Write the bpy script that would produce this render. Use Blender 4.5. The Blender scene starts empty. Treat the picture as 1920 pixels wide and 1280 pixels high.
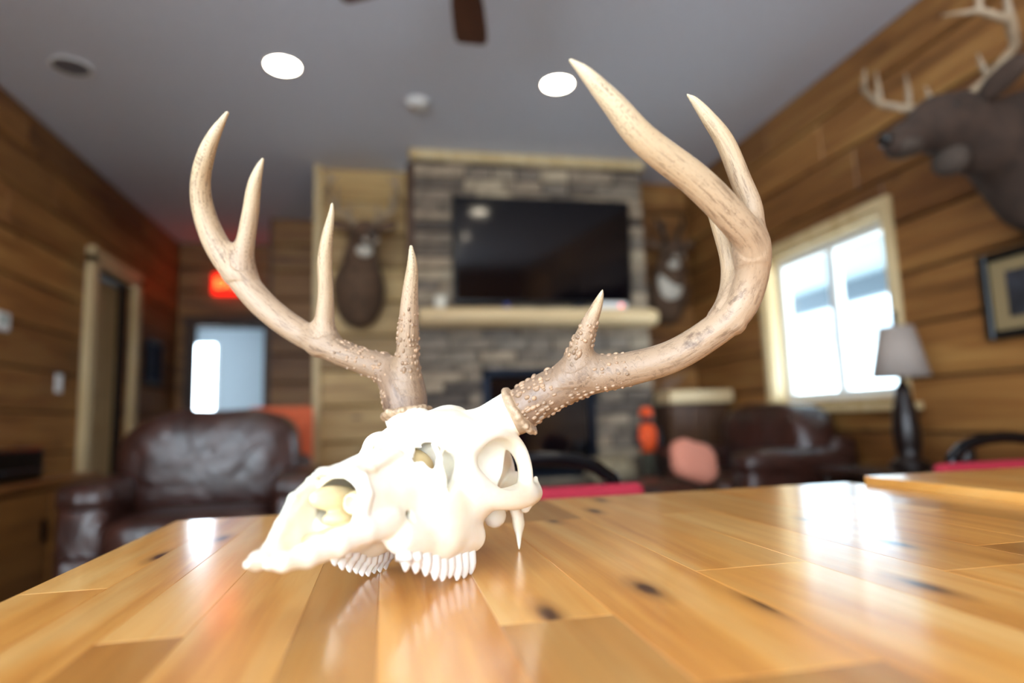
import bpy, bmesh, math, random
import numpy as np
from mathutils import Matrix, Vector
random.seed(7)
RNG = np.random.default_rng(11)
SC = bpy.context.scene
COL = SC.collection

# ---------------------------------------------------------------- camera
CAMZ = 0.86
yaw, pitch, roll = (math.radians(a) for a in (11.6, 7.15, -1.8))
fw = np.array([math.sin(yaw)*math.cos(pitch), math.cos(yaw)*math.cos(pitch), math.sin(pitch)])
rt = np.array([math.cos(yaw), -math.sin(yaw), 0.0])
up = np.cross(rt, fw)
r2 = math.cos(roll)*rt + math.sin(roll)*up
u2 = -math.sin(roll)*rt + math.cos(roll)*up
cam = bpy.data.cameras.new('camera')
cam.sensor_width = 36.0
cam.lens = 36.0*1180/1920
cam.clip_start = 0.02
cam.dof.use_dof = True
cam.dof.focus_distance = 0.465
cam.dof.aperture_fstop = 2.5
cam.dof.aperture_blades = 0
co = bpy.data.objects.new('camera', cam)
COL.objects.link(co)
co.matrix_world = Matrix(((r2[0], u2[0], -fw[0], 0), (r2[1], u2[1], -fw[1], 0), (r2[2], u2[2], -fw[2], CAMZ), (0, 0, 0, 1)))
SC.camera = co

# ---------------------------------------------------------------- sky and exposure
world = bpy.data.worlds.new('sky')
SC.world = world
world.use_nodes = True
wb = world.node_tree.nodes['Background']
wb.inputs[0].default_value = (0.72, 0.87, 1.0, 1)
wb.inputs[1].default_value = 13.0
SC.view_settings.view_transform = 'Standard'
SC.view_settings.look = 'None'
SC.view_settings.gamma = 1.0
SC.view_settings.exposure = 0.6
SC.view_settings.use_curve_mapping = False

def portal(name, loc, direction, sx, sy):
    l = bpy.data.lights.new(name, 'AREA')
    l.shape = 'RECTANGLE'; l.size = sx; l.size_y = sy
    l.cycles.is_portal = True
    o = bpy.data.objects.new(name, l); COL.objects.link(o)
    o.location = loc
    o.rotation_euler = Vector(direction).to_track_quat('-Z', 'Z').to_euler()
portal('daylight_portal', (2.60, 3.085, 1.37), (-1, 0, 0), 1.05, 0.98)
portal('daylight_portal', (-.55, -2.78, 1.45), (0, 1, 0), 2.7, 1.6)
portal('daylight_portal', (-2.18, -1.35, 1.13), (1, 0, 0), 2.2, 2.1)
portal('daylight_portal', (-2.2, 8.62, 1.25), (0, -1, 0), 0.32, 1.5)

# ---------------------------------------------------------------- materials
def lin(h):
    h = h.lstrip('#'); v = [int(h[i:i+2], 16)/255 for i in (0, 2, 4)]
    return tuple((c/12.92 if c <= .04045 else ((c+.055)/1.055)**2.4) for c in v) + (1,)
class Nodes:
    def __init__(s, name):
        s.m = bpy.data.materials.new(name); s.m.use_nodes = True
        s.t = s.m.node_tree; s.b = s.t.nodes['Principled BSDF']
    def n(s, typ, **kw):
        nd = s.t.nodes.new(typ)
        for k, v in kw.items():
            if k in nd.inputs: nd.inputs[k].default_value = v
            else: setattr(nd, k, v)
        return nd
    def l(s, a, ao, b, bi): s.t.links.new(a.outputs[ao], b.inputs[bi])
    def ramp(s, src, out, stops):
        r = s.n('ShaderNodeValToRGB'); e = r.color_ramp.elements
        while len(e) < len(stops): e.new(.5)
        for el, (p, c) in zip(e, stops): el.position = p; el.color = c
        s.l(src, out, r, 'Fac'); return r
    def mix(s, fac, a, b, blend='MIX'):
        m = s.n('ShaderNodeMix', data_type='RGBA', blend_type=blend)
        for i, v in ((0, fac), (6, a), (7, b)):
            if isinstance(v, tuple) and len(v) == 2: s.t.links.new(v[0].outputs[v[1]], m.inputs[i])
            else: m.inputs[i].default_value = v
        return (m, 2)
    def col(s, src): s.t.links.new(src[0].outputs[src[1]], s.b.inputs['Base Color'])
    def bump(s, src, out, strength, dist=.002):
        b = s.n('ShaderNodeBump', Strength=strength, Distance=dist)
        s.l(src, out, b, 'Height'); s.l(b, 'Normal', s.b, 'Normal'); return b
MATS = {}
def plain(name, hexc, rough=.6, metal=0, noise=0, nscale=20, coat=0, spec=.5, emit=None, es=0):
    if name in MATS: return MATS[name]
    g = Nodes(name); c = lin(hexc)
    g.b.inputs['Roughness'].default_value = rough; g.b.inputs['Metallic'].default_value = metal
    g.b.inputs['Coat Weight'].default_value = coat; g.b.inputs['Specular IOR Level'].default_value = spec
    g.b.inputs['Base Color'].default_value = c
    if noise:
        tc = g.n('ShaderNodeTexCoord'); nz = g.n('ShaderNodeTexNoise', Scale=nscale, Detail=4.0)
        g.l(tc, 'Object', nz, 'Vector')
        lo = tuple(v*(1-noise) for v in c[:3])+(1,); hi = tuple(min(1, v*(1+noise)) for v in c[:3])+(1,)
        r = g.ramp(nz, 'Fac', [(.3, lo), (.7, hi)]); g.col((r, 0))
    if emit:
        g.b.inputs['Emission Color'].default_value = lin(emit); g.b.inputs['Emission Strength'].default_value = es
    MATS[name] = g.m; return g.m
def wood(name, lo, mid, hi, axis=0, scale=1.0, rough=.5, coat=0.0, coat_rough=.1, knots=.0, flat_knots=False, vary=.35, bump=.15):
    """grain runs along object axis; every board gets its own offset and tone"""
    if name in MATS: return MATS[name]
    g = Nodes(name)
    tc = g.n('ShaderNodeTexCoord'); oi = g.n('ShaderNodeObjectInfo')
    sc = [14.0*scale]*3; sc[axis] = 1.1*scale
    off = g.n('ShaderNodeVectorMath', operation='MULTIPLY_ADD'); off.inputs[1].default_value = (1, 1, 1)
    k = g.n('ShaderNodeVectorMath', operation='SCALE'); k.inputs[0].default_value = (37, 91, 53)
    g.l(oi, 'Random', k, 3); g.l(tc, 'Object', off, 0); g.l(k, 0, off, 2)
    mp = g.n('ShaderNodeMapping'); mp.inputs['Scale'].default_value = sc; g.l(off, 0, mp, 'Vector')
    nz = g.n('ShaderNodeTexNoise', Scale=1.0, Detail=6.0, Roughness=.6, Distortion=.6); g.l(mp, 0, nz, 'Vector')
    r = g.ramp(nz, 'Fac', [(.28, lin(lo)), (.5, lin(mid)), (.74, lin(hi))])
    mp2 = g.n('ShaderNodeMapping'); s2 = [70.0*scale]*3; s2[axis] = 2.0*scale; mp2.inputs['Scale'].default_value = s2; g.l(off, 0, mp2, 'Vector')
    fine = g.n('ShaderNodeTexNoise', Scale=1.0, Detail=3.0); g.l(mp2, 0, fine, 'Vector')
    fr = g.ramp(fine, 'Fac', [(.3, (.82, .82, .82, 1)), (.65, (1.0, 1.0, 1.0, 1))])
    c = g.mix(.7, (r, 0), (fr, 0), 'MULTIPLY')
    # tone of the single board
    wn = g.n('ShaderNodeTexWhiteNoise', noise_dimensions='1D'); g.l(oi, 'Random', wn, 'W')
    tr = g.ramp(wn, 'Value', [(0, (1-vary, 1-vary*1.15, 1-vary*1.35, 1)), (.5, (1, 1, 1, 1)), (1, (1+vary*.25, 1+vary*.25, 1+vary*.2, 1))])
    c = g.mix(1.0, c, (tr, 0), 'MULTIPLY')
    if knots:
        mk = g.n('ShaderNodeMapping'); ks = [(5.5 if flat_knots else 9.0)*scale]*3; ks[axis] = (1.8 if flat_knots else 3.0)*scale; mk.inputs['Scale'].default_value = ks; g.l(off, 0, mk, 'Vector')
        v = g.n('ShaderNodeTexVoronoi', voronoi_dimensions='2D' if flat_knots else '3D'); v.inputs['Scale'].default_value = 1.0; v.inputs['Randomness'].default_value = 1.0; g.l(mk, 0, v, 'Vector')
        kr = g.ramp(v, 'Distance', [(knots*.35, (1, 1, 1, 1)), (knots, (.35, .35, .35, 1)), (knots*1.9, (0, 0, 0, 1))])
        c = g.mix((kr, 0), c, lin('#4a2410'))
    g.col(c)
    g.b.inputs['Roughness'].default_value = rough
    g.b.inputs['Coat Weight'].default_value = coat; g.b.inputs['Coat Roughness'].default_value = coat_rough
    if bump: g.bump(nz, 'Fac', bump, .002)
    MATS[name] = g.m; return g.m
M_wallX = wood('pine_wall_boards', '#5f3a16', '#946230', '#b28549', axis=0, rough=.55, knots=.10, vary=.4)
M_wallY = wood('pine_wall_boards_side', '#5f3a16', '#946230', '#b28549', axis=1, rough=.55, knots=.10, vary=.4)
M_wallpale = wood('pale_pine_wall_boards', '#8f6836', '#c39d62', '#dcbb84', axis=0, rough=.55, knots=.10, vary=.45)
M_table = wood('varnished_table_wood', '#b96c22', '#e5a250', '#f5c67e', axis=1, scale=1.3, rough=.34, coat=.9, coat_rough=.15, knots=.05, flat_knots=True, vary=.42, bump=.04)
M_tabledark = wood('table_frame_wood', '#8a4f20', '#b47a3c', '#cf9c5c', axis=1, rough=.4, coat=.4)
M_trim = wood('cream_pine_trim', '#c8a873', '#dcc190', '#ead6ab', axis=2, rough=.5, vary=.1)
M_trimdark = wood('dark_stained_trim', '#3b2413', '#51321b', '#654427', axis=2, rough=.5, vary=.1)
M_mantel = wood('pale_log_mantel', '#c9a676', '#dfc294', '#eed9b2', axis=0, rough=.5, vary=.05)
M_cab = wood('cabinet_wood', '#6d4520', '#8c5d2e', '#a5743c', axis=1, rough=.4, vary=.15, coat=.2)
M_floor = wood('floor_wood', '#7d6146', '#a08465', '#b59b7c', axis=1, rough=.35, vary=.2)
M_dark = plain('dark_gap', '#241509', .9)
M_ceil = plain('ceiling_paint', '#d2d4de', .9, noise=.04, nscale=60)
M_white = plain('white_plastic', '#e8e6e2', .45)
M_vinyl = plain('white_vinyl', '#eef0ee', .4)
M_black = plain('black_plastic', '#0b0b0d', .3)
M_metal = plain('black_steel', '#121216', .18, .6)
M_red = plain('red_fabric', '#a81f36', .8, noise=.25, nscale=250)
M_coral = plain('coral_fabric', '#d0603a', .85, noise=.15, nscale=120)
M_salmon = plain('salmon_fabric', '#d98d76', .85, noise=.12, nscale=120)
M_bulb = plain('lit_lamp_lens', '#fff4e0', .5, emit='#fff0d8', es=30)
def leather():
    g = Nodes('brown_leather')
    tc = g.n('ShaderNodeTexCoord'); nz = g.n('ShaderNodeTexNoise', Scale=7.0, Detail=5.0, Distortion=1.0); g.l(tc, 'Object', nz, 'Vector')
    g.col((g.ramp(nz, 'Fac', [(.3, lin('#2b1510')), (.7, lin('#44241b'))]), 0))
    g.b.inputs['Roughness'].default_value = .36; g.b.inputs['Specular IOR Level'].default_value = .7
    w = g.n('ShaderNodeTexNoise', Scale=5.0, Detail=2.0, Distortion=2.0); g.l(tc, 'Object', w, 'Vector')
    g.bump(w, 'Fac', .55, .03); return g.m
M_leather = leather()
def stone_mat():
    g = Nodes('ledge_stone')
    tc = g.n('ShaderNodeTexCoord'); oi = g.n('ShaderNodeObjectInfo')
    wn = g.n('ShaderNodeTexWhiteNoise', noise_dimensions='1D'); g.l(oi, 'Random', wn, 'W')
    r = g.ramp(wn, 'Value', [(0, lin('#574c44')), (.3, lin('#8a7a69')), (.55, lin('#a8937b')), (.8, lin('#786c61')), (1, lin('#c6b193'))])
    nz = g.n('ShaderNodeTexNoise', Scale=18.0, Detail=6.0); g.l(tc, 'Object', nz, 'Vector')
    n2 = g.ramp(nz, 'Fac', [(.3, (.6, .6, .6, 1)), (.7, (1.15, 1.15, 1.15, 1))])
    g.col(g.mix(1.0, (r, 0), (n2, 0), 'MULTIPLY')); g.b.inputs['Roughness'].default_value = .85
    g.bump(nz, 'Fac', .6, .01); return g.m
M_stone = stone_mat()
def bone_mat(name, a, b, rough=.45):
    g = Nodes(name)
    tc = g.n('ShaderNodeTexCoord'); nz = g.n('ShaderNodeTexNoise', Scale=26.0, Detail=5.0); g.l(tc, 'Object', nz, 'Vector')
    g.col((g.ramp(nz, 'Fac', [(.32, lin(a)), (.62, lin(b))]), 0))
    g.b.inputs['Roughness'].default_value = rough
    g.b.inputs['Subsurface Weight'].default_value = .12; g.b.inputs['Subsurface Radius'].default_value = (.006, .004, .002); g.b.inputs['Subsurface Scale'].default_value = .5
    n2 = g.n('ShaderNodeTexNoise', Scale=160.0, Detail=4.0); g.l(tc, 'Object', n2, 'Vector')
    g.bump(n2, 'Fac', .12, .001); return g.m
M_bone = bone_mat('bleached_bone', '#ece0c6', '#f6f0e2')
M_bonein = bone_mat('yellow_bone_with_bounce', '#e2c283', '#f4e3bd')  # inner bone's own yellow, with warm interreflection put into the colour
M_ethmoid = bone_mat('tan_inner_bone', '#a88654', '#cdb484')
M_tooth = bone_mat('tooth_enamel', '#ddd5cc', '#f5f0e8', .3)
def antler_mat():
    g = Nodes('antler')
    at = g.n('ShaderNodeAttribute', attribute_name='rough_t'); ax = g.n('ShaderNodeAttribute', attribute_name='streak')
    nz = g.n('ShaderNodeTexNoise', Scale=1.0, Detail=6.0, Roughness=.65); g.l(ax, 'Vector', nz, 'Vector')
    tc = g.n('ShaderNodeTexCoord'); bl = g.n('ShaderNodeTexNoise', Scale=22.0, Detail=3.0); g.l(tc, 'Object', bl, 'Vector')
    base = g.ramp(at, 'Fac', [(0.0, lin('#7d6350')), (.25, lin('#93785f')), (.55, lin('#a98d72')), (.85, lin('#b79c7a')), (1, lin('#cfbb9a'))])
    st = g.ramp(nz, 'Fac', [(.36, (.30, .24, .21, 1)), (.50, (1, 1, 1, 1))])
    b2 = g.ramp(bl, 'Fac', [(.3, (.15, .15, .15, 1)), (.65, (.85, .85, .85, 1))])
    c = g.mix((b2, 0), (base, 0), g.mix(1.0, (base, 0), (st, 0), 'MULTIPLY'))
    sp_ = g.n('ShaderNodeTexNoise', Scale=3.1, Detail=4.0, Roughness=.7, Distortion=1.2); g.l(ax, 'Vector', sp_, 'Vector')
    c = g.mix((g.ramp(sp_, 'Fac', [(.60, (0, 0, 0, 1)), (.70, (.75, .75, .75, 1))]), 0), c, lin('#4d3526'))
    g.col(c); g.b.inputs['Roughness'].default_value = .42
    g.bump(nz, 'Fac', .5, .0016); return g.m
M_antler = antler_mat()
M_pearl = plain('antler_pearls', '#94765c', .45, noise=.45, nscale=150)
def glass_mat():
    g = Nodes('window_glass')
    tr = g.n('ShaderNodeBsdfTransparent'); gl = g.n('ShaderNodeBsdfGlossy', Roughness=.02)
    mx = g.n('ShaderNodeMixShader'); mx.inputs[0].default_value = .05
    g.l(tr, 0, mx, 1); g.l(gl, 0, mx, 2)
    g.l(mx, 0, g.t.nodes['Material Output'], 'Surface'); return g.m
M_glass = glass_mat()

# ---------------------------------------------------------------- mesh helpers
class MB:
    def __init__(s): s.v = []; s.f = []
    def add(s, v, f):
        o = len(s.v); s.v += [tuple(map(float, p)) for p in v]; s.f += [tuple(i+o for i in q) for q in f]; return s
    def box(s, c, d, ch=0.0):
        x, y, z = c; a = [k/2 for k in d]
        if ch <= 0:
            v = [(x+i*a[0], y+j*a[1], z+k*a[2]) for i in (-1, 1) for j in (-1, 1) for k in (-1, 1)]
            return s.add(v, [(0, 1, 3, 2), (4, 6, 7, 5), (0, 4, 5, 1), (2, 3, 7, 6), (0, 2, 6, 4), (1, 5, 7, 3)])
        ch = min(ch, .45*min(d)); bm = bmesh.new(); bmesh.ops.create_cube(bm, size=1)
        for w in bm.verts: w.co = (x+w.co.x*d[0], y+w.co.y*d[1], z+w.co.z*d[2])
        bmesh.ops.bevel(bm, geom=bm.edges[:], offset=ch, segments=1 if ch < .012 else 3, profile=.5, affect='EDGES')
        bm.verts.index_update(); v = [w.co[:] for w in bm.verts]; f = [[w.index for w in q.verts] for q in bm.faces]; bm.free()
        return s.add(v, f)
    def tube(s, pts, rad, n=10, cap=True, flat=1.0):
        pts = [Vector(p) for p in pts]
        if not hasattr(rad, '__len__'): rad = [rad]*len(pts)
        v = []; f = []; t0 = (pts[1]-pts[0]).normalized()
        ref = Vector((0, 0, 1)) if abs(t0.z) < .9 else Vector((1, 0, 0)); nrm = t0.cross(ref).normalized()
        for i, p in enumerate(pts):
            t = (pts[min(i+1, len(pts)-1)]-pts[max(i-1, 0)]).normalized()
            nrm = (nrm - t*nrm.dot(t)).normalized(); bn = t.cross(nrm)
            for k in range(n):
                a = 2*math.pi*k/n; v.append(p+(nrm*math.cos(a)+bn*math.sin(a)*flat)*rad[i])
        m = len(pts)
        for i in range(m-1):
            for k in range(n): f.append((i*n+k, i*n+(k+1) % n, (i+1)*n+(k+1) % n, (i+1)*n+k))
        if cap: f.append(tuple(range(n-1, -1, -1))); f.append(tuple((m-1)*n+k for k in range(n)))
        return s.add(v, f)
    def lathe(s, prof, c=(0, 0, 0), n=20, sx=1, sy=1):
        v = []; f = []
        for r, z in prof:
            for k in range(n): a = 2*math.pi*k/n; v.append((c[0]+r*math.cos(a)*sx, c[1]+r*math.sin(a)*sy, c[2]+z))
        for i in range(len(prof)-1):
            for k in range(n): f.append((i*n+k, i*n+(k+1) % n, (i+1)*n+(k+1) % n, (i+1)*n+k))
        f.append(tuple(range(n-1, -1, -1))); f.append(tuple((len(prof)-1)*n+k for k in range(n)))
        return s.add(v, f)
    def sq(s, c, r, e1=.4, e2=.4, nu=24, nv=14, wob=0, ph=0):
        sg = lambda w, e: math.copysign(abs(w)**e, w)
        v = []; f = []
        for i in range(nv+1):
            b = -math.pi/2+math.pi*i/nv
            for k in range(nu):
                a = 2*math.pi*k/nu
                x = sg(math.cos(b), e1)*sg(math.cos(a), e2); y = sg(math.cos(b), e1)*sg(math.sin(a), e2); z = sg(math.sin(b), e1)
                q = 1+wob*math.sin(5*x+3*z+ph)*math.cos(4*y-2*x+ph)
                v.append((c[0]+r[0]*x*q, c[1]+r[1]*y*q, c[2]+r[2]*z*q))
        for i in range(nv):
            for k in range(nu): f.append((i*nu+k, i*nu+(k+1) % nu, (i+1)*nu+(k+1) % nu, (i+1)*nu+k))
        return s.add(v, f)
    def rot(s, m):
        m = m.to_3x3() if hasattr(m, 'to_3x3') else m
        s.v = [tuple(m @ Vector(p)) for p in s.v]; return s
    def obj(s, name, mat, parent=None, loc=(0, 0, 0), smooth=False, flip=False):
        me = bpy.data.meshes.new(name)
        me.from_pydata(s.v, [], [q[::-1] for q in s.f] if flip else s.f)
        if smooth: me.shade_smooth()
        me.materials.append(mat); me.update()
        o = bpy.data.objects.new(name, me); COL.objects.link(o); o.location = loc
        if parent is not None: o.parent = parent
        return o
def tag(o, label, cat, group=None):
    o['label'] = label; o['category'] = cat
    if group: o['group'] = group
    return o
def thing(name, label, cat, loc=(0, 0, 0), rz=0, group=None):
    o = bpy.data.objects.new(name, None); COL.objects.link(o); o.location = loc; o.rotation_euler = (0, 0, rz); o.empty_display_size = .1
    return tag(o, label, cat, group)
def struct(o): o['kind'] = 'structure'; return o

# ---------------------------------------------------------------- room shell
CEIL = 2.74; XL, XR = -2.01, 2.43; YB = -2.7
COURSE = CEIL/11
def wall(name, axis, plane, u0, u1, z0, z1, out, holes=(), mat=None, thick=.14):
    """axis 'x': wall lies in plane x=plane, u runs along y; out = +1/-1 direction of the room side"""
    us = sorted({u0, u1} | {h[0] for h in holes} | {h[1] for h in holes})
    zs = sorted({z0, z1} | {h[2] for h in holes} | {h[3] for h in holes})
    mb = MB()
    def put(m, ua, ub, za, zb, d0, d1, ch=0):
        cu, cz, dd = (ua+ub)/2, (za+zb)/2, plane+out*(d0+d1)/2
        c = (dd, cu, cz) if axis == 'x' else (cu, dd, cz)
        d = (abs(d1-d0), ub-ua, zb-za) if axis == 'x' else (ub-ua, abs(d1-d0), zb-za)
        return m, c, d, ch
    inside = lambda u, z: any(h[0] < u < h[1] and h[2] < z < h[3] for h in holes)
    for a, b in zip(us, us[1:]):
        for c_, d_ in zip(zs, zs[1:]):
            if not inside((a+b)/2, (c_+d_)/2):
                m, c, d, _ = put(mb, a, b, c_, d_, -thick, -.024); m.box(c, d)
    w = struct(mb.obj(name, M_dark))
    k = 0; z = z0
    while z < z1-.03:
        zt = min(z+COURSE, z1)
        hs = [h for h in holes if h[2] < zt-.02 and h[3] > z+.02]
        # free intervals along the course; where an opening cuts only part of the height the board is trimmed
        spans = []; cur = u0
        for h in sorted(hs):
            if h[0] > cur: spans.append((cur, h[0], z, zt))
            if h[2] > z+.02: spans.append((h[0], h[1], z, h[2]))
            if h[3] < zt-.02: spans.append((h[0], h[1], h[3], zt))
            cur = h[1]
        if cur < u1: spans.append((cur, u1, z, zt))
        for a, b, za, zb in spans:
            p = a
            while p < b-1e-6:
                ln = random.uniform(1.3, 2.6); q = b if b-p-ln < .5 else p+ln
                mm, c, d, _ = put(None, p+.001, q-.001, za+.005, zb-.005, -.03, 0)
                MB().box((0, 0, 0), d, .009).obj('board', mat, w, c)
                p = q; k += 1
        z = zt
    return w
WIN = (2.58, 3.59, .90, 1.84)
wall('wall_right', 'x', XR, YB-.2, 4.8, 0, CEIL, -1, [WIN], M_wallY)
DOOR = (4.82, 5.52, 0, 2.03)
PATIO = (-2.4, -.3, .12, 2.15)
wall('wall_left', 'x', XL, YB-.2, 6.9, 0, CEIL, 1, [DOOR, PATIO], M_wallY)
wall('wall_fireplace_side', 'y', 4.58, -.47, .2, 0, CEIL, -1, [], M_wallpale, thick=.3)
wall('wall_corner', 'y', 4.58, 1.87, XR, 0, CEIL, -1, [], M_wallX)
wall('wall_hall', 'y', 5.8, -.98, -.47, 0, CEIL, -1, [], M_wallX)
HD = (-1.86, -1.16, 0, 1.88)
wall('wall_far', 'y', 6.7, XL, -.98, 0, CEIL, -1, [HD], M_wallX)
BW = (-1.85, .75, .7, 2.2)
wall('wall_back', 'y', YB, XL, XR, 0, CEIL, 1, [BW], M_wallX)
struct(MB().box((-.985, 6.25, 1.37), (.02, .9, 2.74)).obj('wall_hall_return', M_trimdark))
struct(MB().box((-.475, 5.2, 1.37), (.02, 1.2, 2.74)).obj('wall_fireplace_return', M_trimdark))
struct(MB().box((.2, 2.9, -.05), (5.2, 12.0, .1)).obj('floor', M_floor))
struct(MB().box((.2, 2.9, CEIL+.05), (5.2, 12.0, .1)).obj('ceiling', M_ceil))
# hall beyond the far doorway
M_hall = plain('pale_blue_plaster', '#aab3b8', .9)
struct(MB().box((-2.225, 8.6, 2.345), (.31, .1, .79)).box((-2.225, 8.6, .25), (.31, .1, .5)).box((-1.27, 8.6, 1.37), (1.6, .1, 2.74)).box((-2.41, 8.6, 1.37), (.06, .1, 2.74)).obj('wall_room_beyond', M_hall))
struct(MB().box((-2.5, 7.65, 1.37), (.1, 2.0, 2.74)).box((-.5, 7.65, 1.37), (.1, 2.0, 2.74)).obj('wall_room_beyond_sides', M_hall))
w4 = struct(MB().box((-2.375, 8.57, 1.22), (.03, .06, 1.45)).box((-2.085, 8.57, 1.22), (.03, .06, 1.45)).obj('window_4', M_vinyl))
MB().box((-2.23, 8.58, 1.22), (.27, .006, 1.45)).obj('pane', M_glass, w4)
# trims
struct(MB().box((-.46, 4.56, 1.37), (.05, .05, 2.74), .006).obj('trim_1', M_trim))
struct(MB().box((-1.88, 6.67, .94), (.09, .05, 1.88), .006).box((-1.14, 6.67, .94), (.09, .05, 1.88), .006).box((-1.51, 6.67, 1.93), (.86, .05, .1), .006).obj('trim_2', M_trimdark))
struct(MB().box((XL+.03, 4.76, 1.05), (.05, .1, 2.1), .006).box((XL+.03, 5.57, 1.05), (.05, .1, 2.1), .006).box((XL+.03, 5.165, 2.09), (.05, .91, .12), .006).obj('trim_3', M_trim))
d1 = struct(MB().box((XL-.11, 5.17, 1.01), (.04, .7, 2.02), .004).obj('door_1', M_trim))
MB().box((0, 0, 0), (.012, .5, .75), .004).obj('door_panel', M_trim, d1, (XL-.085, 5.17, 1.5))
MB().box((0, 0, 0), (.012, .5, .75), .004).obj('door_panel', M_trim, d1, (XL-.085, 5.17, .55))
MB().sq((0, 0, 0), (.03, .03, .03), 1, 1, 12, 8).obj('door_knob', plain('brass', '#a8813c', .25, 1), d1, (XL-.05, 4.9, .98), True)
# the window in the right wall
def window(name, x, y0, y1, z0, z1, sgn, axis='x', casing=True, n=2):
    P = lambda a, b, c: (a, b, c) if axis == 'x' else (b, a, c)
    cy, cz, h, w = (y0+y1)/2, (z0+z1)/2, z1-z0, y1-y0
    mb = MB(); t = .02
    for yy in (y0+t/2, y1-t/2): mb.box(P(x-sgn*.06, yy, cz), P(.14, t, h))
    for zz in (z0+t/2, z1-t/2): mb.box(P(x-sgn*.06, cy, zz), P(.14, w, t))
    if casing:
        for yy in (y0-.025, y1+.025): mb.box(P(x+sgn*.015, yy, cz), P(.03, .055, h+.11), .004)
        mb.box(P(x+sgn*.015, cy, z1+.03), P(.03, w, .055), .004)
        mb.box(P(x+sgn*.03, cy, z0-.03), P(.09, w+.2, .035), .006)
    r = struct(mb.obj(name, M_trim))
    fr = MB(); xx = x-sgn*.10
    for yy in (y0+.045, y1-.045): fr.box(P(xx, yy, cz), P(.05, .05, h-.04), .004)
    for zz in (z0+.045, z1-.045): fr.box(P(xx, cy, zz), P(.05, w-.14, .05), .004)
    for i in range(1, n): fr.box(P(xx, y0+w*i/n, cz), P(.05, .065, h-.14), .004)
    fr.obj('window_frame', M_vinyl, r)
    for i in range(n): MB().box((0, 0, 0), P(.006, w/n-.06, h-.1)).obj('pane', M_glass, r, P(xx, y0+w*(i+.5)/n, cz))
    return r
window('window_1', XR, *WIN, -1)
window('window_2', YB, *BW, 1, axis='y', n=3)
window('window_3', XL, *PATIO, 1, n=2)
# outdoors beyond the window
struct(MB().box((14, 3, -.35), (23, 40, .1)).obj('ground_outside', plain('pale_gravel', '#cfcdc6', .95, noise=.1, nscale=3)))
pc = thing('porch_roof', 'shaded porch ceiling and beam outside the window', 'porch', (4.2, 4.2, -.3))
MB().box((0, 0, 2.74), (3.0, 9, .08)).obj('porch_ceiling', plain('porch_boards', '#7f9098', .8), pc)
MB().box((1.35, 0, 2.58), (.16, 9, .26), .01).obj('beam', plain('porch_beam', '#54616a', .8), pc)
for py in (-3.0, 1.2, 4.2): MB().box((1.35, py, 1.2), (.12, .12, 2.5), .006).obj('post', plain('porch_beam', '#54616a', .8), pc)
ob = thing('outbuilding', 'pale building with a grey roof edge seen through the window', 'building', (11.0, 12.0, -.3))
MB().box((0, 0, 1.35), (3, 9, 2.7)).obj('wall', plain('pale_siding', '#c9d3d6', .8), ob)
MB().add([(-2.1, -4.9, 2.6), (-2.1, 4.9, 2.6), (0, 4.9, 3.7), (0, -4.9, 3.7), (2.1, -4.9, 2.6), (2.1, 4.9, 2.6), (-2.1, -4.9, 2.75), (-2.1, 4.9, 2.75), (0, 4.9, 3.85), (0, -4.9, 3.85), (2.1, -4.9, 2.75), (2.1, 4.9, 2.75)],
    [(0, 1, 2, 3), (3, 2, 5, 4), (6, 9, 8, 7), (9, 10, 11, 8), (0, 6, 7, 1), (4, 5, 11, 10), (0, 3, 9, 6), (3, 4, 10, 9), (1, 7, 8, 2), (2, 8, 11, 5)]).obj('roof', plain('grey_roof', '#76828a', .8), ob)

# ---------------------------------------------------------------- fireplace
FX0, FX1, FY = .20, 1.87, 4.18
fp = thing('fireplace', 'stacked ledge stone chimney breast with a glass fronted firebox', 'fireplace', (1.03, 4.38, 0))
def rel(p, base): return tuple(a-b for a, b in zip(p, base))
FB = (1.03, 4.38, 0)
core = MB()
FBX = (.66, 1.42, .50, 1.18)
for x0, x1, z0, z1 in ((FX0+.02, FX1-.02, 1.18, 2.70), (FX0+.02, .66, 0, 1.18), (1.42, FX1-.02, 0, 1.18), (.66, 1.42, 0, .5)):
    core.box(((x0+x1)/2-FB[0], 4.41-FB[1], (z0+z1)/2), (x1-x0, .36, z1-z0))
core.obj('chimney_core', plain('mortar', '#4b453f', .95), fp)
z = .02
while z < 2.68:
    h = min(random.uniform(.062, .098), 2.70-z); x = FX0
    while x < FX1-.001:
        w = random.uniform(.16, .36); x1 = FX1 if FX1-x-w < .12 else x+w
        zc = z+h/2
        if not (FBX[2]-.03 < zc < FBX[3]+.03 and x1 > FBX[0]+.01 and x < FBX[1]-.01):
            dp = random.uniform(.03, .06)
            MB().box((0, 0, 0), (x1-x-.007, dp, h-.007), .008).obj('stone', M_stone, fp, rel(((x+x1)/2, FY+.05-dp/2, zc), FB))
        else:
            for a, b in ((x, min(x1, FBX[0])), (max(x, FBX[1]), x1)):
                if b-a > .05: MB().box((0, 0, 0), (b-a-.007, .045, h-.007), .008).obj('stone', M_stone, fp, rel(((a+b)/2, FY+.03, zc), FB))
        x = x1
    z += h
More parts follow.
